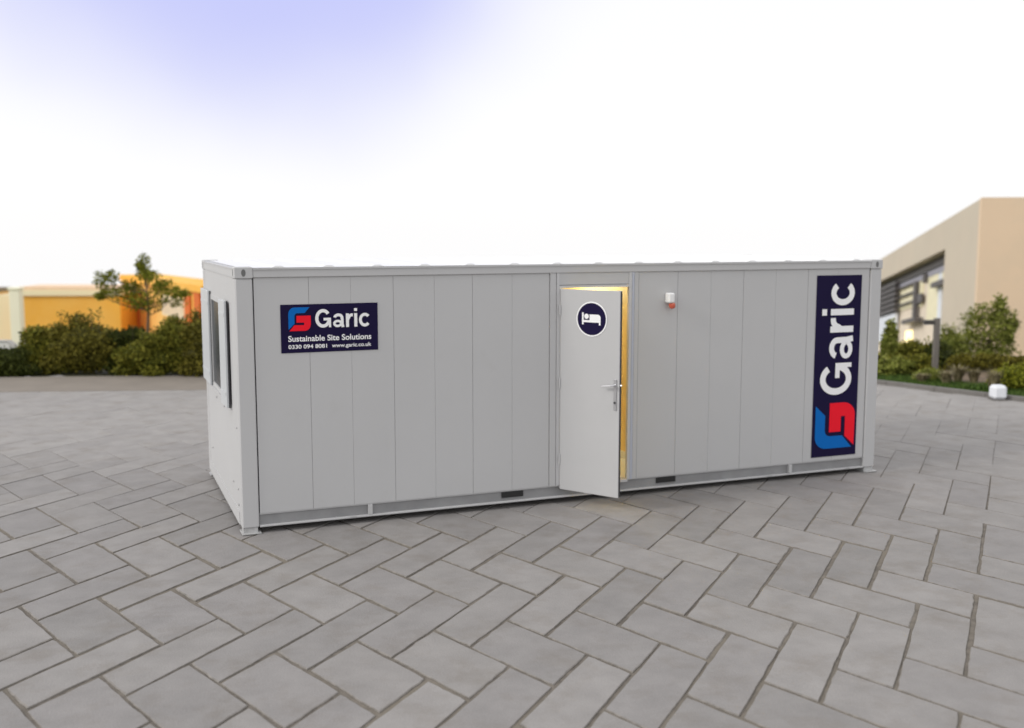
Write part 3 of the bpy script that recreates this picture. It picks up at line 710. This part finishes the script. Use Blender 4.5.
rs('shrub', 'taller loose green shrub behind the lamp post, under the yellow facade panel', 926, 24.0, 1.1, 1.0, .62, G_HEDGE, 34, 2400)
rs('shrub', 'olive shrub in front of the lit windows, behind the front row', 905, 24.2, 1.1, .9, .62, G_HEDGE, 35)
rs('shrub', 'slim upright light green shrub closest to the cabin, taller than the shrubs beside it', 889, 23.6, .34, .3, 1.15, G_LIGHT, 36, 900, spikes=0)
rs('shrub', 'pale leafy shrub between the lamp post and the round tree', 953, 24.6, .65, .6, .92, G_LIGHT, 37)
rs('shrub', 'dark green shrub just right of the lamp post', 944, 23.6, .7, .7, .62, G_DARK, 38)
rs('shrub', 'dense green shrub at the right edge of the picture, behind the white block', 1021, 20.4, .9, .8, .52, G_TREE, 39, 2600)
rs('shrub', 'low green groundcover shrub left of the white block', 984, 20.2, .7, .4, .16, G_GRASS, 40, 900, spikes=0)
for i, (px, lb) in enumerate(((963, 'dark clipped hedge piece under the left of the tree'), (984, 'dark clipped hedge piece under the middle of the tree'), (1006, 'dark clipped hedge piece under the right of the tree'), (1030, 'dark clipped hedge piece at the right picture edge'))):
    rs('clipped_hedge', lb, px, 23.2, .62, .6, .44, G_RED, 50+i, 1500, .06, spikes=0, cat='hedge')
d = 29; k = d/1077; x, y = Pf(992, d)
lob = [LB((a-992)*k, b, ZZ(py, d), rr*k, hh*k) for a, b, py, rr, hh in
       [(1002, 0, 305, 5, 9), (990, .1, 313, 12, 8), (1000, -.1, 318, 11, 8), (979, .1, 322, 11, 8), (1006, .1, 330, 10, 8), (992, -.3, 330, 15, 9), (974, 0, 336, 11, 8), (985, .3, 342, 16, 9), (1003, .1, 344, 12, 8), (968, .1, 348, 10, 6), (1014, 0, 324, 5, 6), (995, 0, 352, 16, 6), (1012, .1, 338, 6, 6), (978, 0, 354, 13, 5)]]
tree('dense rounded light green tree in front of the sand coloured gable', (x, y, 0), terr(d), ZZ(352, d), .07, lob, G_LIGHT, 61, n=400, size=.09)
# lamp post
x, y = Pf(938, 22.2)
lp = empty('garden_lamp', (x, y, 0.0), 'short grey post lamp with a sideways head, in front of the yellow facade', 'lamp', rz=rh_rot)
LG = mat('bronze_grey_paint', (.16, .145, .13), .45)
MB().box((-.052, -.052, 0), (.052, .052, 1.23), bev=.006).box((-.10, -.10, .0), (.10, .10, .02)).build('post', LG, lp)
hd = MB().box((-.27, -.055, 1.10), (-.053, .055, 1.19), bev=.01); hd.build('lamp_head', mat('dark_lamp_head', (.06, .055, .05), .4), lp)
MB().box((-.25, -.04, 1.092), (-.07, .04, 1.0995)).build('diffuser', M['plasticw'], lp)
# white block
x, y = Pf(1003, 19.15)
wb = empty('kerb_block', (x, y, 0.0), 'small white rounded block standing at the right kerb', 'bollard', rz=rh_rot)
MB().box((-.125, -.12, .02), (.125, .12, .27), bev=.045).build('block', mat('white_concrete', (.74, .76, .80), .6, var=.05, scale=8), wb)
MB().box((-.13, -.115, 0), (.13, .115, .0195)).build('base', mk, wb)
